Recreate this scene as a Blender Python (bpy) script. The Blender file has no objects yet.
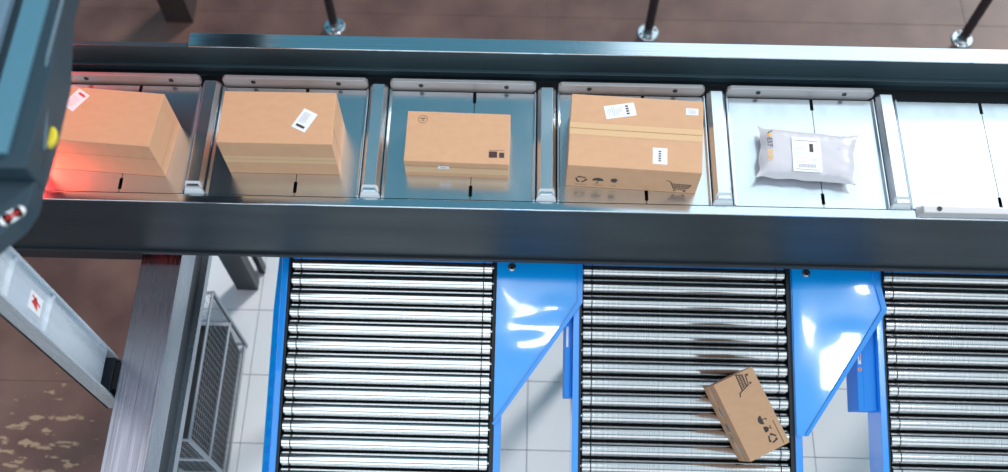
import bpy, bmesh, math, random
from mathutils import Vector, Matrix
random.seed(7)
C = bpy.context.scene.collection
S = bpy.context.scene

# ------------------------------------------------------------------ camera
F, TILT, YAW, CZ = 1048.0, math.radians(26.3), math.radians(1.45), 5.04
cam = bpy.data.objects.new('camera', bpy.data.cameras.new('camera'))
C.objects.link(cam)
cam.location = (0, 0, CZ)
cam.rotation_euler = (TILT, 0, YAW)
cam.data.sensor_width = 36
cam.data.lens = F / 1008 * 36
cam.data.clip_start = 0.05
cam.data.dof.use_dof = True
cam.data.dof.focus_distance = 3.85
cam.data.dof.aperture_fstop = 1.3
S.camera = cam

# ------------------------------------------------------------------ world, lights, exposure
S.view_settings.view_transform = 'Standard'
S.view_settings.look = 'None'
S.view_settings.gamma = 1
S.view_settings.use_curve_mapping = False
S.view_settings.exposure = 0.45
wd = bpy.data.worlds.new('hall'); S.world = wd; wd.use_nodes = True
wn = wd.node_tree.nodes['Background']
wn.inputs['Color'].default_value = (0.060, 0.185, 0.255, 1)
wn.inputs['Strength'].default_value = 1.0

def area(name, loc, target, sx, sy, power, col):
    l = bpy.data.lights.new(name, 'AREA'); l.shape = 'RECTANGLE'
    l.size, l.size_y, l.energy, l.color = sx, sy, power, col
    o = bpy.data.objects.new(name, l); C.objects.link(o); o.location = loc
    o.rotation_euler = (Vector(target) - Vector(loc)).to_track_quat('-Z', 'Y').to_euler()
    return o
sl = bpy.data.lights.new('sun', 'SUN'); sl.energy = 2.0; sl.angle = math.radians(12); sl.color = (1.0, 0.97, 0.94)
so_ = bpy.data.objects.new('sun', sl); C.objects.link(so_); so_.location = (3, 5, 9)
so_.rotation_euler = Vector((-.55, -.66, -.51)).to_track_quat('-Z', 'Y').to_euler()
# large diffusing ceiling panels of the hall: (name, x0, x1, y0, y1, radiance, colour)
for nm, x0, x1, y0, y1, L, col in (('ceiling_light_left', -7.0, 0.9, -3.8, 2.9, 0.95, (0.97, 0.985, 1.0)),
                                   ('ceiling_light_front', 1.1, 8.0, -3.8, 2.9, 0.6, (0.94, 0.98, 1.0)),
                                   ('ceiling_light_right', 0.9, 10.0, 3.3, 9.5, 0.85, (0.88, 0.96, 1.0))):
    area(nm, ((x0 + x1) / 2, (y0 + y1) / 2, 7.0), ((x0 + x1) / 2, (y0 + y1) / 2, 0), x1 - x0, y1 - y0, L * math.pi * (x1 - x0) * (y1 - y0), col)

# soft fill added south of the line to brighten front faces, and two high-bay lamps over the chutes
area('window_wall_south', (0.5, -6.5, 4.0), (0.5, 0, 2.6), 16.0, 5.0, 1.0 * math.pi * 80, (1.0, 0.96, 0.92))
area('high_bay_lamp_right', (3.12, 0.42, 6.8), (3.12, 0.42, 0), 0.50, 0.70, 22 * math.pi * 0.35, (1, 1, 1))
area('high_bay_lamp_left', (0.22, 0.72, 6.8), (0.22, 0.72, 0), 0.34, 0.26, 22 * math.pi * 0.09, (1, 1, 1))

# ------------------------------------------------------------------ materials
def mat(name, col, rough=0.5, metal=0.0, coat=0.0, grain=None, bump=0.0, col2=None, rvar=0.0, spec=None, emit=None):
    m = bpy.data.materials.new(name); m.use_nodes = True
    nt = m.node_tree; b = nt.nodes['Principled BSDF']
    b.inputs['Base Color'].default_value = (*col, 1)
    b.inputs['Roughness'].default_value = rough
    b.inputs['Metallic'].default_value = metal
    b.inputs['Coat Weight'].default_value = coat
    b.inputs['Coat Roughness'].default_value = 0.04
    if spec is not None: b.inputs['Specular IOR Level'].default_value = spec
    if emit:
        b.inputs['Emission Color'].default_value = (*emit[0], 1)
        b.inputs['Emission Strength'].default_value = emit[1]
    if grain:
        tc = nt.nodes.new('ShaderNodeTexCoord'); mp = nt.nodes.new('ShaderNodeMapping')
        mp.inputs['Scale'].default_value = grain
        nz = nt.nodes.new('ShaderNodeTexNoise'); nz.inputs['Scale'].default_value = 1
        nz.inputs['Detail'].default_value = 4
        nt.links.new(tc.outputs['Object'], mp.inputs['Vector'])
        nt.links.new(mp.outputs['Vector'], nz.inputs['Vector'])
        if col2:
            mx = nt.nodes.new('ShaderNodeMix'); mx.data_type = 'RGBA'
            mx.inputs['A'].default_value = (*col, 1); mx.inputs['B'].default_value = (*col2, 1)
            mr = nt.nodes.new('ShaderNodeMapRange'); mr.inputs['From Min'].default_value = 0.35; mr.inputs['From Max'].default_value = 0.65
            nt.links.new(nz.outputs['Fac'], mr.inputs['Value'])
            nt.links.new(mr.outputs['Result'], mx.inputs['Factor'])
            nt.links.new(mx.outputs['Result'], b.inputs['Base Color'])
        if rvar:
            mr2 = nt.nodes.new('ShaderNodeMapRange')
            mr2.inputs['From Min'].default_value = 0.3; mr2.inputs['From Max'].default_value = 0.7
            mr2.inputs['To Min'].default_value = max(0.02, rough - rvar); mr2.inputs['To Max'].default_value = rough + rvar
            nt.links.new(nz.outputs['Fac'], mr2.inputs['Value'])
            nt.links.new(mr2.outputs['Result'], b.inputs['Roughness'])
        if bump:
            bp = nt.nodes.new('ShaderNodeBump'); bp.inputs['Strength'].default_value = bump; bp.inputs['Distance'].default_value = 0.002
            nt.links.new(nz.outputs['Fac'], bp.inputs['Height'])
            nt.links.new(bp.outputs['Normal'], b.inputs['Normal'])
    return m
M = {}
M['slate'] = mat('slate_painted_steel', (0.022, 0.033, 0.042), 0.42, 0.1, grain=(2, 9, 9), col2=(0.018, 0.026, 0.034), rvar=0.06)
M['slate_rear'] = mat('slate_teal_steel', (0.038, 0.068, 0.086), 0.42, 0.1, grain=(2, 9, 9), col2=(0.030, 0.054, 0.070), rvar=0.06)
M['strip'] = mat('brushed_strip', (0.80, 0.85, 0.90), 0.16, 1.0, grain=(3, 300, 300), col2=(0.66, 0.72, 0.78), rvar=0.05)
M['tray'] = mat('tray_sheet_steel', (0.74, 0.78, 0.82), 0.23, 1.0, grain=(14, 4, 14), col2=(0.70, 0.74, 0.78), rvar=0.03)
M['divider'] = mat('pressed_steel', (0.78, 0.82, 0.86), 0.27, 1.0)
M['cap'] = mat('grey_plastic', (0.62, 0.64, 0.67), 0.35)
M['bracket'] = mat('satin_bracket', (0.46, 0.44, 0.45), 0.42, 0.3, grain=(30, 30, 30), rvar=0.05)
M['black'] = mat('black_recess', (0.008, 0.010, 0.014), 0.5)
M['dark'] = mat('dark_steel', (0.03, 0.035, 0.045), 0.4, 0.4)
M['bluegrey'] = mat('housing_paint', (0.075, 0.19, 0.26), 0.42, 0.1, coat=0.2)
M['housing_dark'] = mat('housing_dark_paint', (0.020, 0.042, 0.060), 0.45, 0.1)
M['housing_light'] = mat('housing_grey_paint', (0.12, 0.19, 0.26), 0.4, 0.1)
M['trim'] = mat('trim_paint', (0.07, 0.115, 0.15), 0.6)
M['yellow'] = mat('yellow_plastic', (0.70, 0.55, 0.03), 0.4)
M['white'] = mat('white_paper', (0.80, 0.80, 0.83), 0.5)
M['print'] = mat('black_print', (0.045, 0.03, 0.03), 0.6)
M['greyprint'] = mat('grey_print', (0.42, 0.40, 0.43), 0.6)
M['maroon'] = mat('dark_maroon_print', (0.05, 0.015, 0.015), 0.6)
M['red'] = mat('red_print', (0.70, 0.04, 0.04), 0.5)
M['orange'] = mat('orange_print', (0.85, 0.45, 0.06), 0.5)
M['violet'] = mat('violet_print', (0.35, 0.35, 0.62), 0.5)
M['beam'] = mat('brushed_beam', (0.42, 0.39, 0.44), 0.24, 1.0, grain=(160, 2, 160), col2=(0.27, 0.25, 0.29), rvar=0.08)
M['beamside'] = mat('galvanised_side', (0.42, 0.46, 0.52), 0.28, 0.9, grain=(6, 3, 6), col2=(0.34, 0.38, 0.44), rvar=0.05)
M['post'] = mat('zinc_post', (0.74, 0.79, 0.85), 0.26, 0.45, grain=(20, 20, 2), col2=(0.56, 0.62, 0.68), rvar=0.06)
M['roller'] = mat('zinc_roller', (0.66, 0.66, 0.68), 0.20, 1.0, grain=(220, 2, 2), col2=(0.47, 0.46, 0.46))
M['roller_clean'] = mat('zinc_roller_clean', (0.90, 0.90, 0.91), 0.16, 1.0, grain=(220, 2, 2), col2=(0.80, 0.80, 0.81))  # lighter copy of the roller zinc: stronger light at left put into colour
M['blue'] = mat('blue_gloss_paint', (0.003, 0.31, 0.95), 0.22, 0.0, coat=1.0)
M['bluelight'] = mat('blue_gloss_guard', (0.003, 0.37, 1.0), 0.16, 0.0, coat=1.0)
M['bluematte'] = mat('blue_satin_paint', (0.004, 0.26, 0.80), 0.5)
M['chrome'] = mat('polished_steel', (0.80, 0.82, 0.85), 0.18, 1.0)
M['gunmetal'] = mat('gunmetal_tube', (0.10, 0.10, 0.12), 0.25, 0.85)
M['tile'] = mat('white_floor_tile', (0.84, 0.86, 0.89), 0.22, 0.0, grain=(2, 2, 2), col2=(0.80, 0.82, 0.86), rvar=0.04)
M['grout'] = mat('grout', (0.42, 0.47, 0.53), 0.7)
M['wire'] = mat('galvanised_wire', (0.30, 0.33, 0.38), 0.4, 0.7)
M['bin'] = mat('dark_bin', (0.010, 0.012, 0.016), 0.75)
M['brownleg'] = mat('brown_painted_steel', (0.045, 0.028, 0.028), 0.5)
M['tape'] = mat('packing_tape', (0.66, 0.41, 0.22), 0.42)
M['seam'] = mat('cardboard_seam', (0.30, 0.14, 0.07), 0.8)
M['redlamp'] = mat('red_lamp_glass', (0.9, 0.05, 0.05), 0.4, emit=((1.0, 0.06, 0.05), 8))
def cardboard(name, c1, c2):
    return mat(name, c1, 0.62, 0.0, grain=(25, 45, 25), col2=c2, bump=0.04)
M['card'] = cardboard('cardboard', (0.61, 0.335, 0.19), (0.585, 0.318, 0.178))

def brown_floor():
    m = bpy.data.materials.new('worn_brown_floor'); m.use_nodes = True
    nt = m.node_tree; b = nt.nodes['Principled BSDF']; L = nt.links.new
    g = nt.nodes.new('ShaderNodeNewGeometry')
    n1 = nt.nodes.new('ShaderNodeTexNoise'); n1.inputs['Scale'].default_value = 2.6; n1.inputs['Detail'].default_value = 6
    L(g.outputs['Position'], n1.inputs['Vector'])
    r1 = nt.nodes.new('ShaderNodeValToRGB')
    r1.color_ramp.elements[0].position = 0.3; r1.color_ramp.elements[0].color = (0.088, 0.038, 0.034, 1)
    r1.color_ramp.elements[1].position = 0.72; r1.color_ramp.elements[1].color = (0.200, 0.106, 0.084, 1)
    L(n1.outputs['Fac'], r1.inputs['Fac'])
    # bare-wood flakes, stretched along the sheet
    mp = nt.nodes.new('ShaderNodeMapping'); mp.inputs['Scale'].default_value = (9, 22, 1)
    n2 = nt.nodes.new('ShaderNodeTexNoise'); n2.inputs['Scale'].default_value = 1; n2.inputs['Detail'].default_value = 5; n2.inputs['Roughness'].default_value = 0.55
    L(g.outputs['Position'], mp.inputs['Vector']); L(mp.outputs['Vector'], n2.inputs['Vector'])
    vd = nt.nodes.new('ShaderNodeVectorMath'); vd.operation = 'DISTANCE'
    vd.inputs[1].default_value = (-2.35, 1.28, 0)
    L(g.outputs['Position'], vd.inputs[0])
    mr = nt.nodes.new('ShaderNodeMapRange'); mr.inputs['From Min'].default_value = 0.15; mr.inputs['From Max'].default_value = 0.75
    mr.inputs['To Min'].default_value = 0.075; mr.inputs['To Max'].default_value = -0.16
    L(vd.outputs['Value'], mr.inputs['Value'])
    ad = nt.nodes.new('ShaderNodeMath'); ad.operation = 'ADD'; L(n2.outputs['Fac'], ad.inputs[0]); L(mr.outputs['Result'], ad.inputs[1])
    r2 = nt.nodes.new('ShaderNodeValToRGB'); r2.color_ramp.elements[0].position = 0.635; r2.color_ramp.elements[1].position = 0.66
    L(ad.outputs['Value'], r2.inputs['Fac'])
    mx = nt.nodes.new('ShaderNodeMix'); mx.data_type = 'RGBA'; mx.inputs['B'].default_value = (0.34, 0.22, 0.14, 1)
    L(r2.outputs['Color'], mx.inputs['Factor']); L(r1.outputs['Color'], mx.inputs['A']); L(mx.outputs['Result'], b.inputs['Base Color'])
    b.inputs['Roughness'].default_value = 0.45
    bp = nt.nodes.new('ShaderNodeBump'); bp.inputs['Strength'].default_value = 0.1; bp.inputs['Distance'].default_value = 0.01
    L(n1.outputs['Fac'], bp.inputs['Height']); L(bp.outputs['Normal'], b.inputs['Normal'])
    return m
M['brown'] = brown_floor()

# ------------------------------------------------------------------ mesh helpers
class MB:
    def __init__(s): s.v = []; s.f = []; s.m = []
    def poly(s, pts, mi=0):
        i = len(s.v); s.v += [tuple(p) for p in pts]; s.f.append(tuple(range(i, i + len(pts)))); s.m.append(mi)
    def prism(s, bot, top, mi=0):
        n = len(bot); i = len(s.v); s.v += [tuple(p) for p in bot] + [tuple(p) for p in top]
        s.f.append(tuple(reversed(range(i, i + n)))); s.f.append(tuple(range(i + n, i + 2 * n)))
        for k in range(n): s.f.append((i + k, i + (k + 1) % n, i + n + (k + 1) % n, i + n + k))
        s.m += [mi] * (n + 2)
    def box(s, x0, x1, y0, y1, z0, z1, mi=0):
        s.prism([(x0, y0, z0), (x1, y0, z0), (x1, y1, z0), (x0, y1, z0)], [(x0, y0, z1), (x1, y0, z1), (x1, y1, z1), (x0, y1, z1)], mi)
    def tube(s, a, b, r, n=10, r2=None, mi=0):
        a = Vector(a); b = Vector(b); d = (b - a).normalized()
        u = d.orthogonal().normalized(); w = d.cross(u); r2 = r if r2 is None else r2
        c = [(math.cos(2 * math.pi * k / n), math.sin(2 * math.pi * k / n)) for k in range(n)]
        s.prism([a + (u * p + w * q) * r for p, q in c], [b + (u * p + w * q) * r2 for p, q in c], mi)
    def lathe(s, a, d, prof, n=20, mi=0, dark=()):      # prof: list of (distance along d, radius)
        a = Vector(a); d = Vector(d).normalized(); u = d.orthogonal().normalized(); w = d.cross(u)
        i0 = len(s.v)
        for t, r in prof:
            for k in range(n):
                an = 2 * math.pi * k / n
                s.v.append(tuple(a + d * t + (u * math.cos(an) + w * math.sin(an)) * r))
        for j in range(len(prof) - 1):
            for k in range(n):
                s.f.append((i0 + j * n + k, i0 + j * n + (k + 1) % n, i0 + (j + 1) * n + (k + 1) % n, i0 + (j + 1) * n + k)); s.m.append(1 if j in dark else mi)
        s.f.append(tuple(reversed(range(i0, i0 + n)))); s.m.append(mi)
        e = i0 + (len(prof) - 1) * n; s.f.append(tuple(range(e, e + n))); s.m.append(mi)
    def build(s, name, mats, parent=None, bevel=0, smooth=False, label=None):
        me = bpy.data.meshes.new(name); me.from_pydata(s.v, [], s.f)
        if not isinstance(mats, (list, tuple)): mats = [mats]
        for m in mats: me.materials.append(M[m])
        for p, k in zip(me.polygons, s.m): p.material_index = k
        bm = bmesh.new(); bm.from_mesh(me); bmesh.ops.recalc_face_normals(bm, faces=bm.faces)
        if bevel:
            bmesh.ops.bevel(bm, geom=list(bm.edges), offset=bevel, segments=2, affect='EDGES', profile=0.6, clamp_overlap=True)
        bm.to_mesh(me); bm.free()
        if smooth and not bevel:
            for p in me.polygons: p.use_smooth = True
            me.set_sharp_from_angle(angle=math.radians(35))
        o = bpy.data.objects.new(name, me); C.objects.link(o)
        if parent: o.parent = parent
        if label: o['label'] = label
        return o
def B(name, m, dims, parent=None, bevel=0, label=None):
    b = MB(); b.box(*dims); return b.build(name, m, parent, bevel, bevel > 0, label)
def tag(o, label=None, cat=None, group=None, kind=None):
    for k, v in (('label', label), ('category', cat), ('group', group), ('kind', kind)):
        if v: o[k] = v
    return o
def thing(name, loc, label, cat, group=None, rot=(0, 0, 0)):
    o = bpy.data.objects.new(name, None); C.objects.link(o); o.location = loc; o.rotation_euler = rot
    o.empty_display_size = 0.1
    return tag(o, label, cat, group)
def copy_tree(o, parent=None):
    c = o.copy(); C.objects.link(c); c.parent = parent
    for ch in [x for x in C.objects if x.parent == o]: copy_tree(ch, c)
    return c

# 2-D printing helper: shapes drawn on a local (u, v) plane
class Ink:
    def __init__(s): s.p = []
    def rect(s, x0, y0, x1, y1, m=0, l=1): s.p.append(([(x0, y0), (x1, y0), (x1, y1), (x0, y1)], m, l)); return s
    def poly(s, pts, m=0, l=1): s.p.append((list(pts), m, l)); return s
    def stroke(s, pts, w, m=0, l=1, closed=False):
        pts = list(pts) + ([pts[0]] if closed else [])
        for (x0, y0), (x1, y1) in zip(pts, pts[1:]):
            dx, dy = x1 - x0, y1 - y0; q = math.hypot(dx, dy) or 1; ex, ey = dx / q * w * .35, dy / q * w * .35
            nx, ny = -dy / q * w / 2, dx / q * w / 2
            s.p.append(([(x0 - ex + nx, y0 - ey + ny), (x0 - ex - nx, y0 - ey - ny), (x1 + ex - nx, y1 + ey - ny), (x1 + ex + nx, y1 + ey + ny)], m, l))
        return s
    def ring(s, cx, cy, r, w, m=0, l=1, n=20):
        return s.stroke([(cx + r * math.cos(2 * math.pi * k / n), cy + r * math.sin(2 * math.pi * k / n)) for k in range(n)], w, m, l, True)
    def disc(s, cx, cy, r, m=0, l=1, n=16, a0=0, a1=2 * math.pi):
        return s.poly([(cx + r * math.cos(a0 + (a1 - a0) * k / n), cy + r * math.sin(a0 + (a1 - a0) * k / n)) for k in range(n + 1)], m, l)
    def text(s, t, x, y, h, m=0, l=2, ang=0, bold=0.0):
        cu = bpy.data.curves.new('t', 'FONT'); cu.body = t; cu.size = h / 0.7; cu.offset = bold
        o = bpy.data.objects.new('t', cu); C.objects.link(o)
        dg = bpy.context.evaluated_depsgraph_get(); dg.update()
        me = bpy.data.meshes.new_from_object(o.evaluated_get(dg))
        ca, sa = math.cos(ang), math.sin(ang)
        for p in me.polygons:
            pts = [me.vertices[i].co for i in p.vertices]
            s.p.append(([(x + q.x * ca - q.y * sa, y + q.x * sa + q.y * ca) for q in pts], m, l))
        bpy.data.objects.remove(o); bpy.data.curves.remove(cu); bpy.data.meshes.remove(me)
        return s
    def build(s, name, mats, parent, o, u, v, lift=0.0006, label=None):
        o, u, v = Vector(o), Vector(u).normalized(), Vector(v).normalized(); n = u.cross(v)
        b = MB()
        for pts, m, l in s.p:
            top = [o + u * x + v * y + n * (lift * l) for x, y in pts]
            if l == 0: b.prism([o + u * x + v * y + n * 0.0001 for x, y in pts], [o + u * x + v * y + n * 0.0006 for x, y in pts], m)
            else: b.poly(top, m)
        return b.build(name, mats, parent, label=label)

def recycle(k, cx, cy, r, w, m=0):
    for a in range(3):
        t = math.radians(90 + 120 * a)
        p0 = (cx + r * math.cos(t - .85), cy + r * math.sin(t - .85)); p1 = (cx + r * math.cos(t + .35), cy + r * math.sin(t + .35))
        k.stroke([p0, p1], w, m)
        t2 = t + .75
        k.poly([(cx + (r + w) * math.cos(t + .4), cy + (r + w) * math.sin(t + .4)), (cx + (r - w * 1.2) * math.cos(t + .4), cy + (r - w * 1.2) * math.sin(t + .4)), (cx + r * math.cos(t2 + .1), cy + r * math.sin(t2 + .1))], m)
def brolly(k, cx, cy, r, w, m=0):
    k.disc(cx, cy, r, m, n=12, a0=0, a1=math.pi)
    k.stroke([(cx, cy), (cx, cy - r * .75), (cx - r * .15, cy - r * .9), (cx - r * .3, cy - r * .75)], w, m)
def glass(k, cx, cy, r, w, m=0):
    k.disc(cx, cy + r * .35, r * .62, m, n=12, a0=math.pi, a1=2 * math.pi)
    k.rect(cx - r * .62, cy + r * .3, cx + r * .62, cy + r * .75, m)
    k.stroke([(cx, cy), (cx, cy - r * .7)], w, m); k.stroke([(cx - r * .4, cy - r * .8), (cx + r * .4, cy - r * .8)], w, m)
def cart(k, x, y, s, w, m=0):    # shopping trolley, s = width
    k.stroke([(x, y + s * .78), (x + s * .16, y + s * .72), (x + s * .36, y + s * .18), (x + s * .84, y + s * .10)], w, m)
    k.stroke([(x + s * .22, y + s * .56), (x + s, y + s * .52), (x + s * .88, y + s * .24), (x + s * .34, y + s * .28)], w, m)
    for q in range(1, 7):
        a = q / 7; k.stroke([(x + s * (.22 + .78 * a), y + s * (.56 - .04 * a)), (x + s * (.34 + .54 * a), y + s * (.28 - .04 * a))], w * .7, m)
    k.stroke([(x + s * .27, y + s * .43), (x + s * .95, y + s * .38)], w * .7, m)
    k.disc(x + s * .40, y + s * .05, s * .055, m); k.disc(x + s * .80, y + s * .02, s * .055, m)

# ------------------------------------------------------------------ floor
FL = B('floor', 'grout', (-1.62, 8, -6, 3.08, -0.12, -0.012)); tag(FL, kind='structure', label='pale tiled ground floor under the roller conveyors')
tile_me = None
for i in range(13):
    for j in range(8):
        x0, y0 = -1.673 + .35 * i, 0.28 + .35 * j
        if tile_me is None:
            b = MB(); b.box(.0018, .3482, .0018, .3482, -0.02, 0); t0 = b.build('tile', 'tile', FL, 0.0015, True); tile_me = t0.data; o = t0
        else:
            o = bpy.data.objects.new('tile', tile_me); C.objects.link(o); o.parent = FL
        o.location = (x0, y0, 0)
b = MB()                                              # the tiling beyond the photographed part, joined
for i in range(-1, 20):
    for j in range(-14, 9):
        if 0 <= i < 13 and 0 <= j < 8: continue
        x0, y0 = -1.673 + .35 * i, 0.28 + .35 * j
        if i == -1 or j >= 8 or y0 + .35 > 3.1: continue
        b.box(x0 + .0035, x0 + .3465, y0 + .0035, y0 + .3465, -0.02, 0)
o = b.build('tile_field', 'tile', FL); o['kind'] = 'stuff'
FB = B('floor', 'black', (-7, 8, -6, 9, -0.25, -0.13)); tag(FB, kind='structure', label='worn brown sheet flooring behind and left of the belt')
def sheet(x0, x1, y0, y1): B('floor_sheet', 'brown', (x0 + .0006, x1 - .0006, y0 + .0006, y1 - .0006, -0.13, 0.0), FB, 0.0015)
for x in (-2.88, -4.13, -5.38): 
    for ya, yb in ((-0.88, 1.62), (1.62, 3.08), (3.08, 3.956)):
        sheet(x, min(x + 1.25, -1.675), ya, yb)
for k in range(-4, 3): sheet(0.15 + 2.5 * k, 0.15 + 2.5 * (k + 1), 3.956, 5.206)
for k in range(-1, 3): sheet(max(0.15 + 2.5 * k, -1.675), 0.15 + 2.5 * (k + 1), 3.08, 3.956)
for k in range(-4, 3): sheet(0.15 + 2.5 * k, 0.15 + 2.5 * (k + 1), 5.206, 6.456)

# ------------------------------------------------------------------ sorter frame
fr = thing('sorter_frame', (0, 1.9, 0), 'long dark slate steel frame carrying the row of metal trays', 'conveyor frame')
def fx(name, m, d, bevel=0, label=None, par=None):
    x0, x1, y0, y1, z0, z1 = d
    return B(name, m, (x0, x1, y0 - 1.9, y1 - 1.9, z0, z1), par or fr, bevel, label)
X0, X1 = -2.9, 4.6
fx('front_panel', 'slate', (X0, X1, 1.651, 1.668, 1.50, 1.893), .002, 'dark slate front panel')
fx('front_lip', 'dark', (X0, X1, 1.640, 1.651, 1.497, 1.515), .002)
fx('front_ledge', 'strip', (X0, X1, 1.652, 1.6835, 1.893, 1.900), .0015, 'bright metal ledge along the front edge')
fx('rear_panel', 'slate_rear', (X0, X1, 2.20, 2.218, 1.86, 2.030), .002)
fx('rear_lip', 'slate_rear', (X0, X1, 2.186, 2.200, 1.905, 1.932), .002)
fx('top_strip', 'strip', (-1.166, X1, 2.199, 2.258, 2.0305, 2.036), .0015, 'bright brushed strip on top of the rear panel')
fx('rear_outer_panel', 'slate', (-1.166, X1, 2.236, 2.25, 1.55, 2.030))
fx('bed', 'black', (X0, X1, 1.668, 2.20, 1.80, 1.86))
fx('under_beam', 'dark', (X0, -1.43, 1.72, 1.78, 1.27, 1.33), .003)
for x, y0, y1 in ((-1.415, 2.14, 2.20), (-1.415, 1.69, 1.75), (2.42, 2.14, 2.2), (2.42, 1.69, 1.75), (4.3, 2.14, 2.2), (4.3, 1.69, 1.75), (-2.8, 2.14, 2.2)):
    if y0 < 2: 
        fx('leg', 'dark', (x - .035, x + .035, y0 + .04, y1 + .04, 0.0, 1.80), .003) if x > 0 else None
    else: fx('leg', 'dark', (x - .035, x + .075, y0, y1, 0.0, 1.80), .003)
fx('leg', 'dark', (-1.345, -1.315, 2.235, 2.28, 0.0, 1.55), .003)
fx('leg_plate', 'dark', (-1.40, -1.30, 2.19, 2.29, 1.5, 1.6), .003)

# ------------------------------------------------------------------ trays
TP = 0.6
carry = {-2: 'far-left metal sorting tray beside the scanner post, left of the red-lit tray', -1: 'red-lit metal sorting tray under the leftmost cardboard box', 0: 'dark metal sorting tray under the box with one slanted white label',
         1: 'teal-grey metal sorting tray under the flat cardboard box', 2: 'pale metal sorting tray under the large taped box with a cart print',
         3: 'bright metal sorting tray under the white mailing bag', 4: 'empty bright metal sorting tray at the right of the belt',
         5: 'metal sorting tray beyond the empty bright tray at the right end'}
def make_tray(k, south):
    t = thing('sorting_tray', (-0.8 + TP * k, 1.9, 1.9), carry[k], 'tray', 'metal trays on the sorter belt')
    b = MB()
    y0, y1, w = -.2145, .221, .262
    for s in (-1, 1):
        c = .042
        pts = [(s * .0012, y0), (s * .0012, y0 + .012), (s * .006, y0 + .012), (s * .006, y0 + .055), (s * .0012, y0 + .055), (s * .0012, y1 - .045), (s * .006, y1 - .045), (s * .006, y1)]
        pts = [(p[0] + c, p[1]) for p in pts] + [(s * w, y1), (s * w, y0)]
        b.prism([(p[0], p[1], -.006) for p in pts], [(p[0], p[1], 0) for p in pts])
    b.build('plate', 'tray', t)
    for s in (-1, 1):      # upturned side flanges
        f = MB(); f.prism([(s * .252, y0, 0), (s * .258, y0, 0), (s * .258, y1, 0), (s * .252, y1, 0)], [(s * .258, y0, .012), (s * .261, y0, .012), (s * .261, y1, .012), (s * .258, y1, .012)])
        f.build('side_flange', 'divider', t)
    d = MB(); hw, tw, h = .035, .020, .032; yb, ye = -.204, .229; cx = -.3
    prof = [(cx - hw, -.004), (cx - hw + .003, .014), (cx - tw - .003, h - .004), (cx - tw, h), (cx + tw, h), (cx + tw + .003, h - .004), (cx + hw - .003, .014), (cx + hw, -.004)]
    d.prism([(x, yb, z) for x, z in prof], [(x, ye, z) for x, z in prof])
    d.build('divider_ridge', 'divider', t, .0008, True)
    c = MB()
    c.prism([(cx - .0365, -.2145, -.004), (cx + .0365, -.2145, -.004), (cx + .033, -.178, -.004), (cx - .033, -.178, -.004)],
            [(cx - .030, -.2110, .010), (cx + .030, -.2110, .010), (cx + .024, -.186, .040), (cx - .024, -.186, .040)])
    c.build('end_cap', 'cap', t, .002, True, 'pale grey end cap')
    if south: ya, yb2, z0, z1 = -.243, -.205, .0015, .028
    else: ya, yb2, z0, z1 = .230, .246, -.010, .046
    br = MB()
    x0, x1 = -.260, .260
    if south:
        x0 = -.252
        br.prism([(x0, ya, z0), (x1, ya, z0), (x1, yb2, z0), (x0, yb2, z0)], [(x0 + .018, ya + .004, z1), (x1, ya + .004, z1), (x1, yb2 - .008, z1), (x0 + .018, yb2 - .008, z1)])
        bo = br.build('edge_bracket', 'bracket', t, .003, True, 'grey edge bracket on the front side')
    else:
        pr = [(x0, z0), (x1 - .014, z0), (x1, z0 + .018), (x1, z1 - .012), (x1 - .010, z1), (x0 + .010, z1), (x0, z1 - .012)]
        br.prism([(x, ya, z) for x, z in pr], [(x, yb2, z) for x, z in pr])
        bo = br.build('edge_bracket', 'bracket', t, .003, True, 'grey edge bracket on the rear side')
    for sx in (-.15, .155):
        s = MB()
        if south: s.lathe((sx - .03, ya + .02, z1), (0, 0, 1), [(0, .009), (.003, .008), (.0031, .004), (.0015, .004)], 12)
        else: s.lathe((sx, ya, .026), (0, -1, 0), [(0, .009), (.003, .008), (.0031, .004), (.0015, .004)], 12)
        s.build('screw', 'dark', bo)
    return t
proto = make_tray(-2, False)
for k in range(-1, 6):
    if k in (4, 5): make_tray(k, True); continue
    o = copy_tree(proto); o.location.x = -.8 + TP * k; o['label'] = carry[k]
for o in [x for x in C.objects if x.type == 'MESH' and 'label' in x and x.name.startswith('edge_bracket')]: pass

# ------------------------------------------------------------------ parcels
def carton(name, foot, h, z, label, splits=(), m='card', rot=None, group='cardboard boxes on the sorter'):
    cx = sum(p[0] for p in foot) / 4; cy = sum(p[1] for p in foot) / 4
    t = thing('cardboard_box', (cx, cy, z), label, 'box', group)
    q = [(x - cx, y - cy) for x, y in foot]
    b = MB(); b.prism([(x, y, 0) for x, y in q], [(x, y, h) for x, y in q])
    b.build('carton', m, t, .0025, True)
    return t, q
def face(q, i, j):      # bottom corners i -> j of a footprint: unit direction u and v = up
    a, c = Vector((*q[i], 0)), Vector((*q[j], 0)); return a, (c - a).normalized(), (c - a).length
ZT = 1.9005

# box A (leftmost)
t, q = carton('a', [(-1.635, 1.775), (-1.206, 1.748), (-1.188, 1.955), (-1.62, 1.984)], .20, ZT, 'leftmost cardboard box, red-lit on its left, beside the scanner')
k = Ink(); k.rect(-.025, -.039, .025, .039, 0, 0); k.rect(-.012, .022, .016, .030, 1, 2)
for r in range(6): k.rect(-.018, -.028 + r * .007, random.uniform(.004, .018), -.0265 + r * .007, 2, 2)
a = math.radians(-35)
k.build('shipping_label', ['white', 'red', 'greyprint'], t, (-.068, .058, .2), (math.cos(a), math.sin(a), 0), (-math.sin(a), math.cos(a), 0))
k = Ink(); p, u, L = face(q, 0, 1); k.rect(.001, .118, L - .001, .1195, 0, 1); k.build('lid_seam', 'seam', t, p, u, (0, 0, 1))
k = Ink(); p, u, L = face(q, 1, 2); k.rect(.001, .06, L - .001, .0612, 0, 1); k.build('flap_seam', 'seam', t, p, u, (0, 0, 1))

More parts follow.
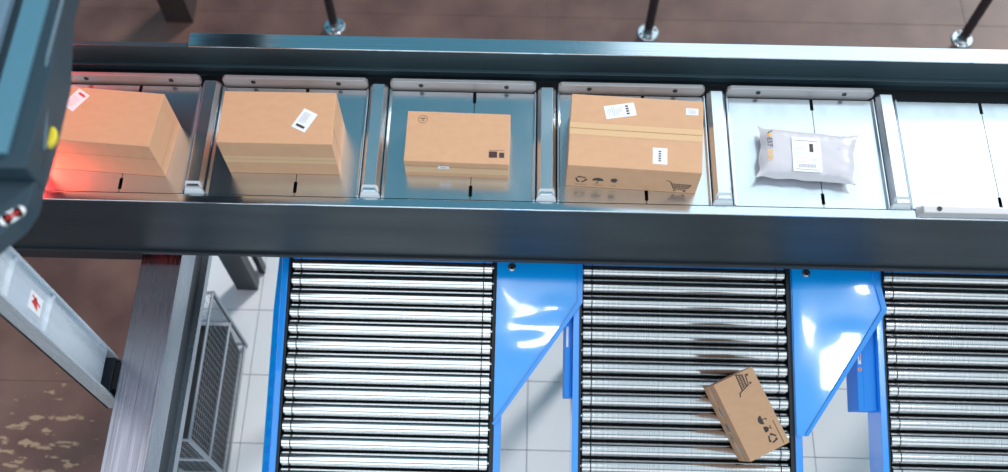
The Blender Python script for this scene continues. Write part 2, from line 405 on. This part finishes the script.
# box B
t, q = carton('b', [(-.988, 1.771), (-.609, 1.771), (-.612, 1.974), (-.989, 1.972)], .20, ZT, 'second cardboard box from the left with one slanted white label')
k = Ink(); k.rect(-.026, -.040, .026, .040, 0, 0); k.rect(-.016, -.030, .016, -.021, 1, 2)
for r in range(7): k.rect(-.018, -.010 + r * .006, random.uniform(.004, .018), -.0086 + r * .006, 2, 2)
a = math.radians(-27)
k.build('shipping_label', ['white', 'print', 'greyprint'], t, (.092, -.010, .2), (math.cos(a), math.sin(a), 0), (-math.sin(a), math.cos(a), 0))
k = Ink(); p, u, L = face(q, 0, 1); k.rect(.001, .075, L - .001, .118, 0, 1); k.rect(.001, .096, L - .001, .0972, 1, 2)
k.build('tape', ['tape', 'seam'], t, p, u, (0, 0, 1))
k = Ink(); p, u, L = face(q, 1, 2); k.rect(.06, .0, .062, .196, 0, 1); k.build('flap_seam', 'seam', t, p, u, (0, 0, 1))

# box C (flat)
t, q = carton('c', [(-.383, 1.779), (-.029, 1.772), (-.027, 1.972), (-.381, 1.978)], .093, ZT, 'flat cardboard box in the middle with two small dark square prints')
k = Ink(); p, u, L = face(q, 0, 1); k.rect(.001, .0, L - .001, .022, 1, 1); k.rect(.001, .022, L - .001, .060, 0, 1); k.rect(.001, .060, L - .001, .061, 1, 2)
k.build('tape', ['tape', 'card'], t, p, u, (0, 0, 1))
k = Ink(); k.rect(-.019, -.008, .019, .008, 0, 0); k.rect(-.010, -.003, .010, .002, 1, 2)
k.build('small_label', ['white', 'greyprint'], t, p + u * .133 + Vector((0, -.001, .060)), u, (0, 0, 1))
for nm, mm, d in (('square_print', 'maroon', (.108, -.077, .136, -.053)), ('square_print', 'print', (.143, -.077, .160, -.057)), ('line_print', 'print', (.107, -.049, .160, -.0478))):
    k = Ink(); k.rect(*d); k.build(nm, mm, t, (0, 0, .093), (1, 0, 0), (0, 1, 0))
k = Ink(); k.ring(-.122, .070, .0155, .0012, 0); k.rect(-.131, .072, -.113, .075, 0); k.rect(-.126, .064, -.118, .067, 0)
k.build('round_stamp', 'print', t, (0, 0, .093), (1, 0, 0), (0, 1, 0))['kind'] = 'stuff'

# box D (large)
t, q = carton('d', [(.166, 1.749), (.609, 1.728), (.630, 2.010), (.181, 2.031)], .14, ZT, 'large cardboard box with tape seam, white labels and a shopping cart print')
e = Vector((q[1][0] - q[0][0], q[1][1] - q[0][1], 0)).normalized(); nrm = Vector((-e.y, e.x, 0))
k = Ink(); k.rect(-.2235, -.021, .2205, .027, 0, 1); k.rect(-.2235, .0035, .2205, .005, 1, 2)
k.build('tape', ['tape', 'seam'], t, (0, 0, .14), e, nrm)
k = Ink(); k.rect(-.052, -.026, .052, .026, 0, 0)
for r in range(4): k.rect(.020, -.018 + r * .010, .030, -.012 + r * .010, 1, 2)
for r in range(9): k.rect(-.045 + r * .006, random.uniform(-.02, 0), -.0435 + r * .006, random.uniform(.005, .02), 2, 2)
a = math.radians(10)
k.build('shipping_label', ['white', 'print', 'greyprint'], t, (-.052, .086, .14), (math.cos(a), math.sin(a), 0), (-math.sin(a), math.cos(a), 0))
k = Ink(); k.rect(-.021, -.013, .021, .013, 0, 0)
for r in range(4): k.rect(-.013, -.008 + r * .005, .013, -.0065 + r * .005, 1, 2)
k.build('small_label', ['white', 'greyprint'], t, (.192, .088, .14), e, nrm)
k = Ink(); k.rect(-.025, -.032, .023, .030, 0, 0)
for r in range(5): k.rect(-.006, -.022 + r * .009, .003, -.017 + r * .009, 1, 2)
k.build('barcode_label', ['white', 'print'], t, (.077, -.088, .14), e, nrm)
p, u, L = face(q, 0, 1)
def mark(nm, fn):
    k = Ink(); fn(k); k.build(nm, 'print', t, p, u, (0, 0, 1))['kind'] = 'stuff'
def m1(k): recycle(k, .050, .052, .018, .006); k.rect(.030, .017, .072, .0185)
def m2(k): brolly(k, .107, .048, .020, .003); k.rect(.092, .017, .128, .0185)
def m3(k): k.disc(.161, .058, .012); k.stroke([(.153, .044), (.169, .044)], .003); k.rect(.150, .018, .172, .0195)
mark('recycling_mark', m1); mark('umbrella_mark', m2); mark('fragile_mark', m3); mark('shopping_cart_print', lambda k: cart(k, .335, .012, .085, .0038))

# white mailing bag
mx, my = .995, 1.905
t = thing('mailing_bag', (mx, my, 1.9), 'white plastic mailing bag with orange lettering and address label on bright tray', 'mailing bag')
NX, NY = 40, 24
cor = [(.809, 1.778), (1.149, 1.756), (1.181, 1.955), (.833, 1.987)]
def bag_pt(a, bb):
    x = (cor[0][0] * (1 - a) + cor[1][0] * a) * (1 - bb) + (cor[3][0] * (1 - a) + cor[2][0] * a) * bb - mx
    y = (cor[0][1] * (1 - a) + cor[1][1] * a) * (1 - bb) + (cor[3][1] * (1 - a) + cor[2][1] * a) * bb - my
    pin = min(1, min(a, 1 - a) * 14) * .007 + .0015 * math.sin(19 * a); pn2 = min(1, min(bb, 1 - bb) * 7) * .012 + .003 * math.sin(13 * bb)
    y += (pin if bb < .5 else -pin) * abs(2 * bb - 1); x += (pn2 if a < .5 else -pn2) * abs(2 * a - 1)
    return x, y
b = MB(); idx = {}
for side in (1, 0):
    for i in range(NX + 1):
        for j in range(NY + 1):
            a, bb = i / NX, j / NY
            x, y = bag_pt(a, bb)
            e1 = min(a, 1 - a) * .33; e2 = min(bb, 1 - bb) * .2
            puff = (1 - math.exp(-e1 / .012)) * (1 - math.exp(-e2 / .012))
            wr = .0005 * math.sin(17 * a + 9 * bb) * math.sin(11 * bb + 5 * a) + .0016 * math.sin(60 * a) * math.exp(-e2 / .02) + .0018 * math.sin(34 * bb + 1) * math.exp(-e1 / .02)
            z = .028 + (.026 * puff + wr if side else -.024 * puff)
            border = i in (0, NX) or j in (0, NY)
            if border: z = .028 + .003 * math.sin(23 * a + 17 * bb) + .007 * (abs(a - .5) * 2) ** 8
            if border and not side: idx[(0, i, j)] = idx[(1, i, j)]; continue
            idx[(side, i, j)] = len(b.v); b.v.append((x, y, z))
for side in (1, 0):
    for i in range(NX):
        for j in range(NY):
            b.f.append((idx[(side, i, j)], idx[(side, i + 1, j)], idx[(side, i + 1, j + 1)], idx[(side, i, j + 1)])); b.m.append(0 if side else 1)
M['poly'] = mat('white_polythene', (0.58, 0.54, 0.58), 0.32, grain=(30, 30, 30), bump=0.25)
M['polydark'] = mat('grey_polythene_lining', (0.10, 0.11, 0.13), 0.35)
b.build('bag', ['poly', 'poly'], t, 0, True)
ue = Vector((1, -.04, 0)).normalized(); ve = Vector((.04, 1, 0)).normalized()
k = Ink(); k.rect(-.049, -.066, .049, .070, 0, 0); k.stroke([(-.040, .057), (.038, .055)], .0014, 1, 2); k.stroke([(-.040, -.057), (.038, -.058)], .0014, 1, 2)
k.rect(.010, .012, .023, .045, 1, 2)
for r in range(4): k.rect(-.038, -.028 + r * .017, .000, -.0268 + r * .017, 2, 2)
for r in range(12): k.rect(-.030 + r * .005, -.050, -.0272 + r * .005, -.036, 2, 2)
for r in range(3): k.rect(.012, -.022 + r * .005, .036, -.021 + r * .005, 2, 2)
k.build('address_label', ['white', 'print', 'greyprint'], t, (-.008, -.047, .0560), ue, ve)
k = Ink(); k.text('EST', 0, 0, .017, 0, 1, -math.pi / 2, .0002); k.text('.DEL', 0, -.044, .017, 1, 1, -math.pi / 2, .0002)
k.poly([(0, .010), (.016, .004), (.016, .012), (.004, .020)], 1); k.stroke([(.018, .028), (.006, .022), (.002, .014)], .003, 0)
k.build('lettering', ['print', 'orange'], t, (-.137, .020, .0566), ue, ve)
for dy in (0, -.045):
    k = Ink(); k.stroke([(0, dy), (.012, dy + .001)], .0015, 0); k.build('printed_mark', 'violet', t, (.100, .025, .0560), ue, ve)

# ------------------------------------------------------------------ roller conveyors
AL = math.radians(15); SY, SZ = 1.70, 1.26
def inclined(name, x, label, cat, group=None):
    return thing(name, (x, SY, SZ), label, cat, group, (AL, 0, 0))
# local frame: X across, -Y down the slope, Z off the roller tops
W_, R_, PIT = .80, .0288, .0634
def make_conveyor(x, label, lit_copy):
    t = inclined('roller_conveyor', x, label, 'roller conveyor', 'blue-framed roller conveyors below the sorter')
    rm = 'roller_clean' if lit_copy else 'roller'
    me = None
    for k in range(0, 19):
        if me is None:
            b = MB()
            b.lathe((.003, 0, 0), (1, 0, 0), [(-.014, .006), (0, .006), (0, R_ - .002), (.0015, R_), (.0322, R_), (.0328, R_ - .0016), (.0356, R_ - .0016), (.0362, R_),
                                          (W_ - .0420, R_), (W_ - .0414, R_ - .0016), (W_ - .0386, R_ - .0016), (W_ - .0380, R_), (W_ - .0075, R_), (W_ - .006, R_ - .002), (W_ - .006, .006), (W_ + .008, .006)], 64, dark=(4, 5, 6, 8, 9, 10))
            r = b.build('roller', [rm, 'black'], t, 0, True); me = r.data
        else:
            r = bpy.data.objects.new('roller', me); C.objects.link(r); r.parent = t
        r.location = (0, -(-.028 + PIT * k), -R_)
    Y0_, Y1_ = -1.24, .19
    for nm, m, a, c in (('inner_rail', 'black', -.011, -.002), ('inner_rail', 'black', W_ + .002, W_ + .018)):
        B(nm, m, (a, c, Y0_, Y1_, -.09, -.006), t)
    for a, c in ((-.036, -.011), (W_ + .018, W_ + .046)):
        rl = MB(); rl.box(a, c, Y0_, Y1_, -.15, .004); ro = rl.build('side_rail', 'blue', t, .003, True)
    if x < -.5:      # flared guide strip on the outer left side
        g = MB()
        g.prism([(-.036, -1.24, -.004), (-.036, -.04, -.004), (-.036, .19, -.004), (-.036, .19, -.012), (-.036, -1.24, -.012)][:3] + [(-.036, .19, -.004)][:0],
                [(-.085, -1.24, -.055), (-.078, -.04, -.055), (-.055, .19, -.055)])
        gg = MB(); 
        gg.prism([(-.036, -1.24, .002), (-.036, -.06, .002), (-.062, -.16, -.02), (-.068, -1.24, -.02)], [(-.036, -1.24, .006), (-.036, -.06, .006), (-.063, -.16, -.016), (-.069, -1.24, -.016)])
        gg.prism([(-.036, -.06, .002), (-.036, .19, .002), (-.046, .19, -.02), (-.062, -.16, -.02)], [(-.036, -.06, .006), (-.036, .19, .006), (-.047, .19, -.016), (-.063, -.16, -.016)])
        gg.build('flared_guide', 'bluelight', t)
        for k in range(16):
            rb = MB(); y = -.12 - .063 * k
            rb.prism([(-.040, y, .001), (-.040, y - .030, .001), (-.054, y - .030, -.010), (-.054, y, -.010)], [(-.040, y, .008), (-.040, y - .030, .008), (-.056, y - .030, -.003), (-.056, y, -.003)])
            rb.build('rib', 'blue', t, .001, True)
    B('underside_pan', 'black', (-.01, W_ + .016, Y0_, Y1_, -.12, -.10), t)
    B('cross_member', 'blue', (-.035, W_ + .045, .058, .19, -.010, .002), t)
    for px_ in (.05, W_ - .11):
        for py_ in (.05, -1.15):
            leg = MB(); z_ = SZ + py_ * math.sin(AL)
            # vertical leg expressed in the tilted frame
            d = Vector((0, math.sin(-AL) , -math.cos(AL))); d = Vector((0, -math.sin(AL), -math.cos(AL)))
            top = Vector((px_, py_, -.12)); ln = (SZ + py_ * math.sin(AL) - .12 * math.cos(AL)) / 1.0
            bt = top + d * ln
            leg.prism([bt + Vector(p) for p in ((0, 0, 0), (.05, 0, 0), (.05, .05, 0), (0, .05, 0))], [top + Vector(p) for p in ((0, 0, 0), (.05, 0, 0), (.05, .05, 0), (0, .05, 0))])
            leg.build('leg', 'dark', t)
    return t
make_conveyor(-.886, 'leftmost roller conveyor with bright clean rollers and flared blue edge', True)
make_conveyor(.268, 'middle roller conveyor carrying the tilted cardboard box', False)
make_conveyor(1.452, 'rightmost roller conveyor running out of frame', False)

# rail-side sensor brackets
def rail_bracket(x, label, marks, wdt, s0, s1):
    t = inclined('rail_bracket', x, label, 'bracket', 'blue brackets on the conveyor rails')
    b = MB(); b.box(-wdt, 0, -s1, -s0, -.16, -.03); b.build('channel', 'bluematte', t, .003, True)
    f = MB(); f.box(-wdt, -wdt + .022, -s1, -s0, -.03, -.022); fo = f.build('flange', 'bluematte', t, .002, True)
    if marks:
        k = Ink(); k.rect(-.006, -.045, .006, .045, 0, 0); k.rect(-.0005, -.030, .0035, .030, 1, 2)
        k.build('warning_label', ['white', 'red'], fo, (-wdt + .011, -s0 - .135, -.0218), (1, 0, 0), (0, 1, 0))
        k = Ink(); k.disc(0, 0, .009, 0, 1); k.ring(0, 0, .0075, .002, 1, 2); k.rect(-.003, -.004, .003, .004, 2, 2); k.stroke([(-.005, .005), (.005, -.005)], .0016, 1, 3)
        k.build('prohibition_sign', ['white', 'red', 'print'], fo, (-wdt + .011, -s0 - .20, -.0218), (1, 0, 0), (0, 1, 0))
    else:
        k = Ink(); k.rect(-.004, -.04, .004, .04, 0, 0); k.build('white_sticker', ['white'], fo, (-wdt + .010, -s0 - .09, -.0218), (1, 0, 0), (0, 1, 0))
    return t
rail_bracket(.2315, 'small blue bracket on the left rail of the middle conveyor', False, .030, .15, .475)
rail_bracket(1.4155, 'blue bracket with two safety stickers left of the rightmost conveyor', True, .075, .14, .50)

# bowed glossy corner guards
def guard(x, pts, label, bow, screw):
    """pts: outline in (x, s); the sheet is gently bowed, with a folded lip along the right and slanting edges"""
    t = inclined('corner_guard', x, label, 'guard plate', 'blue corner guards between the conveyors')
    (xa, sa), (xb, sb), (xc, sc_), (xd, sd) = pts       # top-left, top-right, right knee, bottom tip
    N, Q = 44, 26
    def g(x, y, cx, cy, rx, ry): return math.exp(-((x - cx) / rx) ** 2 - ((y - cy) / ry) ** 2)
    def zz(px, s):
        x = px - xa
        z = .016
        for cx, cy, rx, ry, h in bow: z += h * g(x, s, cx, cy, rx, ry)
        return z
    def right(s):
        return xb + (xc - xb) * (s - sb) / (sc_ - sb) if s < sc_ else xc + (xd - xc) * (s - sc_) / (sd - sc_)
    b = MB(); up = []
    for i in range(N + 1):
        s = sa + (sd - sa) * i / N
        row = []
        for j in range(Q + 1):
            px = xa + (max(right(s), xa + .002) - xa) * j / Q
            row.append(len(b.v)); b.v.append((px, -s, zz(px, s)))
        up.append(row)
    lo = []
    for r in up:
        lo.append([len(b.v) + q for q in range(len(r))])
        for q in r: v = b.v[q]; b.v.append((v[0], v[1], v[2] - .004))
    for i in range(N):
        for j in range(Q):
            b.f.append((up[i][j], up[i][j + 1], up[i + 1][j + 1], up[i + 1][j])); b.f.append((lo[i][j], lo[i + 1][j], lo[i + 1][j + 1], lo[i][j + 1]))
        b.f.append((up[i][0], up[i + 1][0], lo[i + 1][0], lo[i][0])); b.f.append((up[i][Q], lo[i][Q], lo[i + 1][Q], up[i + 1][Q]))
    for j in range(Q):
        b.f.append((up[0][j], lo[0][j], lo[0][j + 1], up[0][j + 1])); b.f.append((up[N][j], up[N][j + 1], lo[N][j + 1], lo[N][j]))
    b.m = [0] * len(b.f)
    b.build('sheet', 'bluelight', t, 0, True)
    lp = MB()                                           # folded lip
    def strip(p0, p1, w0, w1):
        d = Vector((p1[0] - p0[0], p1[1] - p0[1])).normalized(); n = Vector((d.y, -d.x))
        n = n if n.x > 0 else -n
        n = -n
        a0 = (p0[0], -p0[1]); a1 = (p1[0], -p1[1]); i0 = (p0[0] + n.x * w0, -(p0[1] + n.y * w0)); i1 = (p1[0] + n.x * w1, -(p1[1] + n.y * w1))
        z0, z1 = zz(*p0) , zz(*p1)
        lp.prism([(*i0, z0 + .0005), (*i1, z1 + .0005), (*a1, z1 - .008), (*a0, z0 - .008)],
                 [(*i0, z0 + .010), (*i1, z1 + .010), (*a1, z1 + .012), (*a0, z0 + .012)])
    strip((xb, sb), (xc, sc_), .024, .020); strip((xc, sc_), (xd, sd), .020, .012)
    lp.build('folded_lip', 'blue', t, .0015, True)
    s = MB(); sx, ss = screw
    s.lathe((sx, -ss, zz(sx, ss)), (0, 0, 1), [(0, .0165), (.002, .0165), (.002, .0145), (.0045, .013), (.005, .010), (.005, .006)], 20)
    so = s.build('screw', 'chrome', t, 0, True)
    c = MB(); z = zz(sx, ss) + .0050; c.box(sx - .007, sx + .007, -ss - .0018, -ss + .0018, z, z + .0003); c.box(sx - .0018, sx + .0018, -ss - .007, -ss + .007, z, z + .0003)
    c.build('cross_slot', 'black', so)
    return t
guard(-.07, [(0, -.13), (.336, -.13), (.336, .112), (.004, .590)], 'glossy blue guard plate between left and middle conveyors', [(.24, .13, .07, .035, .0022), (.09, .30, .10, .05, .0018), (.14, .21, .09, .03, -.0012), (.0, -.02, .06, .12, .002)], (.058, -.025))
guard(1.088, [(0, -.13), (.312, -.13), (.364, .112), (.042, .602)], 'glossy blue guard plate between middle and right conveyors', [(.22, .21, .10, .05, .0025), (.10, .40, .07, .10, .0016), (.28, -.03, .06, .06, .003), (.02, .10, .05, .18, .002)], (.055, -.028))

# tilted cardboard box on the middle conveyor
bx = [(.878, .700), (1.018, .627), (.882, .354), (.742, .427)]
bx = [(.869, .701), (1.012, .627), (.880, .357), (.738, .428)]
cxs = sum(p[0] for p in bx) / 4; css = sum(p[1] for p in bx) / 4
t = inclined('cardboard_box', cxs, 'tilted cardboard box lying across the rollers of the middle conveyor', 'box')
t.location = (cxs, SY - css * math.cos(AL), SZ - css * math.sin(AL)); t['group'] = 'cardboard boxes on the sorter'
q = [(x - cxs, -(s - css)) for x, s in bx]; H6 = .205
b = MB(); b.prism([(x, y, .0006) for x, y in q], [(x, y, H6) for x, y in q]); b.build('carton', 'card', t, .0025, True)
e = Vector((q[2][0] - q[1][0], q[2][1] - q[1][1], 0)).normalized(); nrm = Vector((-e.y, e.x, 0))   # e runs up the long side
for nm, fn in (('shopping_cart_print', lambda k: cart(k, .070, -.052, .078, .0042)), ('recycling_mark', lambda k: recycle(k, -.110, -.030, .015, .006)),
               ('fragile_mark', lambda k: glass(k, -.072, -.028, .017, .003)), ('umbrella_mark', lambda k: brolly(k, -.036, -.026, .017, .003)),
               ('line_print', lambda k: [k.rect(-.142 + r * .0075, -.062, -.137 + r * .0075, -.058) for r in range(12)])):
    k = Ink(); fn(k); k.build(nm, 'print', t, (0, 0, H6), e, nrm)['kind'] = 'stuff'
p, u, L = face(q, 3, 0)
k = Ink(); k.rect(.001, .07, L - .001, .115, 0, 1)
k.build('tape', 'tape', t, p, u, (0, 0, 1))
k = Ink(); k.rect(.085, .09, .120, .135, 0, 0)
k.rect(.150, .06, .185, .125, 0, 0); k.rect(.192, .05, .225, .09, 0, 0); k.rect(.250, .12, .275, .15, 0, 0)
k.build('paper_label', 'greyprint', t, p, u, (0, 0, 1), 0.0009)

# ------------------------------------------------------------------ steel beam at the left, below the belt
t = thing('steel_beam', (-1.336, 1.2, 0), 'wide brushed steel beam running under the belt at left', 'beam')
def bb(name, m, d, bevel=.002, label=None): return B(name, m, (d[0] + 1.336, d[1] + 1.336, d[2] - 1.2, d[3] - 1.2, d[4], d[5]), t, bevel, label)
bb('top_flange', 'beam', (-1.411, -1.262, -.6, 1.90, 1.43, 1.45))
bb('web', 'beamside', (-1.405, -1.266, -.6, 1.90, 1.28, 1.43))
bb('groove', 'dark', (-1.40, -1.285, -.6, 1.90, 1.13, 1.28))
bb('bottom_flange', 'beamside', (-1.405, -1.262, -.6, 1.90, 1.085, 1.13))
bb('leg', 'dark', (-1.39, -1.30, -.55, -.46, 0, 1.085)); bb('hanger', 'dark', (-1.38, -1.30, 1.80, 1.86, 1.45, 1.80))
bb('post_connector', 'black', (-1.435, -1.411, 1.135, 1.235, 1.28, 1.44), .002, 'black connector block')

# ------------------------------------------------------------------ scanner gantry
t = thing('scanner_gantry', (-1.48, 1.18, 0), 'blurred blue-grey scanner gantry arm in the top left corner', 'gantry')
ox, oy = -1.48, 1.18
def gp(name, m, pts, z0, z1, bevel=.004, label=None, par=None, shift=(0, 0)):
    b = MB(); b.prism([(x - ox, y - oy, z0) for x, y in pts], [(x - ox + shift[0], y - oy + shift[1], z1) for x, y in pts]); return b.build(name, m, par or t, bevel, True, label)
def gb(name, m, x0, x1, y0, y1, z0, z1, bevel=.004, label=None, par=None): return gp(name, m, [(x0, y0), (x1, y0), (x1, y1), (x0, y1)], z0, z1, bevel, label, par)
gp('arm', 'housing_dark', [(-1.33, 1.16), (-1.112, 1.16), (-1.110, 1.24), (-1.112, 1.45), (-1.148, 1.66), (-1.148, 3.6), (-1.33, 3.6)], 2.865, 2.985)
gp('arm_end', 'housing_dark', [(-1.33, .97), (-1.19, .985), (-1.132, 1.055), (-1.114, 1.10), (-1.113, 1.16), (-1.33, 1.16)], 2.865, 2.925)
gb('arm_cover', 'bluegrey', -1.217, -1.157, 1.19, 3.6, 2.984, 3.000, .003, 'teal top cover of the arm')
gb('outer_cover', 'housing_light', -1.50, -1.238, 1.17, 3.6, 2.99, 3.02, .008)
rg = MB()
rg.tube((-1.131 - ox, 1.80 - oy, 2.985), (-1.128 - ox, 1.46 - oy, 2.985), .006); rg.tube((-1.128 - ox, 1.46 - oy, 2.985), (-1.108 - ox, 1.24 - oy, 2.93), .006)
rg.build('edge_trim', 'trim', t, 0, True)
yk = MB(); yk.lathe((-1.106 - ox, 1.285 - oy, 2.90), (0, 0, 1), [(0, .016), (.006, .018), (.016, .018), (.02, .014)], 18)
yo = yk.build('knob', 'yellow', t, 0, True, 'yellow knob')
for v in yo.data.vertices: v.co.y = (v.co.y - (1.285 - oy)) * 1.55 + 1.285 - oy; v.co.x = (v.co.x - (-1.106 - ox)) * .8 + (-1.110 - ox)
gb('lever', 'dark', -1.128, -1.110, 1.20, 1.262, 2.905, 2.92, .003, 'grey lever under the yellow knob')
k = Ink(); k.stroke([(-.012, 0), (.012, 0)], .030, 0, 0); k.disc(-.016, 0, .015, 0, 0); k.disc(.016, 0, .015, 0, 0); k.ring(0, 0, .008, .003, 1, 2); k.rect(-.016, -.003, .016, .003, 1, 2)
a = math.radians(40)
k.build('warning_sticker', ['white', 'red'], t, (-1.144 - ox, 1.068 - oy, 2.9256), (math.cos(a), math.sin(a), 0), (-math.sin(a), math.cos(a), 0), .0009, 'white oval sticker with red sign')
# upright channel standing beside the beam
b = MB()
for d in ((-1.50, -1.490, 1.110, 1.256), (-1.50, -1.430, 1.110, 1.118), (-1.50, -1.430, 1.248, 1.256)):
    b.box(d[0] - ox, d[1] - ox, d[2] - oy, d[3] - oy, 1.28, 2.90)
po = b.build('upright_channel', 'post', t, .001, False, 'bright zinc upright channel')
gb('channel_web', 'post', -1.49, -1.442, 1.118, 1.248, 1.52, 2.9, .002)
gb('channel_foot', 'dark', -1.49, -1.435, 1.120, 1.246, 1.28, 1.45, .002)
for zz_ in (2.02, 2.30): gb('cross_rib', 'post', -1.442, -1.432, 1.118, 1.248, zz_, zz_ + .012, .001)
k = Ink(); k.rect(-.028, -.045, .028, .045, 0, 0); k.poly([(-.018, -.02), (.020, .002), (-.004, .03)], 1, 2); k.stroke([(.0, -.03), (.015, .03)], .006, 1, 2)
k.build('warning_label', ['white', 'red'], t, (-1.4415 - ox, 1.180 - oy, 2.12), (0, 1, 0), (0, 0, 1), .0006, 'white label with a red mark')
# off-frame gantry parts; the two dark blocks are added to darken reflections
gb('housing', 'housing_dark', -2.6, -1.0, 2.15, 2.72, 2.85, 3.05, .01, 'dark scanner housing')
gb('housing', 'housing_dark', -2.6, -1.52, 1.85, 2.15, 2.62, 3.05, .01)  # second unseen block, added to darken the reflection in the beam top
gb('leg', 'brownleg', -2.112, -1.95, 3.86, 4.02, 0.0, 3.05, .004, 'brown square leg standing on the brown floor')
gb('rear_crossbar', 'housing_dark', -2.11, -1.95, 3.60, 4.02, 2.85, 3.05, .004)
lm = MB(); lm.tube((-1.86 - ox, 2.18 - oy, 2.55), (-1.86 - ox, 2.36 - oy, 2.55), .012, 12); lm.build('scan_lamp', 'redlamp', t, 0, True, 'red scanning lamp tube')
lm = MB(); lm.box(-1.89 - ox, -1.83 - ox, 2.17 - oy, 2.37 - oy, 2.565, 2.85); lm.build('lamp_holder', 'dark', t)
la = area('scan_lamp_light', (-1.86, 2.27, 2.53), (-1.50, 1.75, 1.9), .05, .16, 3, (1.0, 0.08, 0.07))
gb('side_sensor', 'dark', -1.72, -1.69, 1.695, 1.765, 1.9335, 2.0, .003)  # hidden red emitter on an arm, added for the pink glow on the tray
gb('sensor_lens', 'redlamp', -1.69, -1.687, 1.708, 1.752, 1.94, 1.985, .001)
gb('sensor_arm', 'dark', -1.72, -1.70, 1.72, 1.74, 2.0, 2.90, .002)
area('sensor_light', (-1.682, 1.73, 1.96), (-1.45, 1.74, 1.905), .035, .035, 1.3, (1.0, 0.07, 0.06))  # added lamp behind the gantry arm, tints the tray front pink
lm = MB(); lm.tube((-1.58, -.165, 1.40), (-1.44, -.165, 1.40), .010, 12); lm.build('indicator_lamp', 'redlamp', fr, 0, True)
lm = MB(); lm.box(-1.59, -1.43, -.177, -.153, 1.41, 1.80); lm.build('lamp_bracket', 'black', fr)
area('indicator_light', (-1.50, 1.76, 1.49), (-1.36, 1.62, 1.44), .12, .03, 4.0, (1.0, 0.05, 0.05))

# ------------------------------------------------------------------ railing posts
for i, (x, lab) in enumerate(((-1.107, 'leftmost of three dark pipe posts bolted to the brown floor'), (.757, 'middle one of three dark pipe posts bolted to the brown floor'), (2.611, 'rightmost of three dark pipe posts bolted to the brown floor'))):
    if i == 0:
        t = thing('pipe_post', (x, 3.855, 0), lab, 'post', 'pipe posts behind the sorter')
        b = MB(); b.tube((0, 0, .008), (0, 0, 1.25), .027, 20); b.build('pole', 'gunmetal', t, 0, True)
        b = MB(); b.lathe((0, 0, 0), (0, 0, 1), [(0, .062), (.006, .062), (.009, .058), (.009, .034), (.022, .030), (.022, .026)], 28); fo = b.build('base_flange', 'chrome', t, 0, True, 'round polished flange')
        for a in range(4):
            b = MB(); an = math.radians(20 + 90 * a); b.lathe((.046 * math.cos(an), .046 * math.sin(an), .009), (0, 0, 1), [(0, .008), (.004, .008), (.006, .005)], 6); b.build('bolt', 'dark', fo)
        p0 = t
    else:
        o = copy_tree(p0); o.location.x = x; o['label'] = lab

# ------------------------------------------------------------------ wire mesh cage on the tiled floor
CX0, CX1, CY0, CY1, CH = -1.60, -1.36, 1.155, 1.83, .695
t = thing('mesh_cage', ((CX0 + CX1) / 2, (CY0 + CY1) / 2, 0), 'galvanised wire mesh cage standing on the pale tiles beside the beam', 'cage')
hx, hy = (CX1 - CX0) / 2, (CY1 - CY0) / 2
for sx in (-1, 1):
    for sy in (-1, 1):
        B('corner_post', 'wire', (sx * hx - .008, sx * hx + .008, sy * hy - .008, sy * hy + .008, 0, CH), t, .002)
for z in (.03, .35, CH - .005):
    for s in (-1, 1):
        b = MB(); b.tube((s * hx, -hy, z), (s * hx, hy, z), .007, 8); b.build('rail', 'wire', t, 0, True)
        b = MB(); b.tube((-hx, s * hy, z), (hx, s * hy, z), .007, 8); b.build('rail', 'wire', t, 0, True)
for axis in (0, 1):
    for s in (-1, 1):
        b = MB(); L1 = hy if axis == 0 else hx; n = int(2 * L1 / .03)
        def P(a, z): return (s * hx, a, z) if axis == 0 else (a, s * hy, z)
        for i in range(1, n): a = -L1 + 2 * L1 * i / n; b.tube(P(a, .03), P(a, CH), .0009, 4)
        for i in range(1, 22): b.tube(P(-L1, .03 + i * .03), P(L1, .03 + i * .03), .0009, 4)
        o = b.build('wire_mesh', 'wire', t); 
t = thing('storage_bin', ((CX0 + CX1) / 2, (CY0 + CY1) / 2, 0), 'dark bin standing inside the wire mesh cage', 'bin')
b = MB(); b.prism([(-hx + .03, -hy + .03, .0), (hx - .03, -hy + .03, .0), (hx - .03, hy - .03, .0), (-hx + .03, hy - .03, .0)], [(-hx + .015, -hy + .015, .30), (hx - .015, -hy + .015, .30), (hx - .015, hy - .015, .30), (-hx + .015, hy - .015, .30)])
b.build('tub', 'bin', t, .004, True)
b = MB(); b.box(-hx + .013, hx - .013, -hy + .013, hy - .013, .30, .32); b.build('lid', 'bin', t, .004, True)
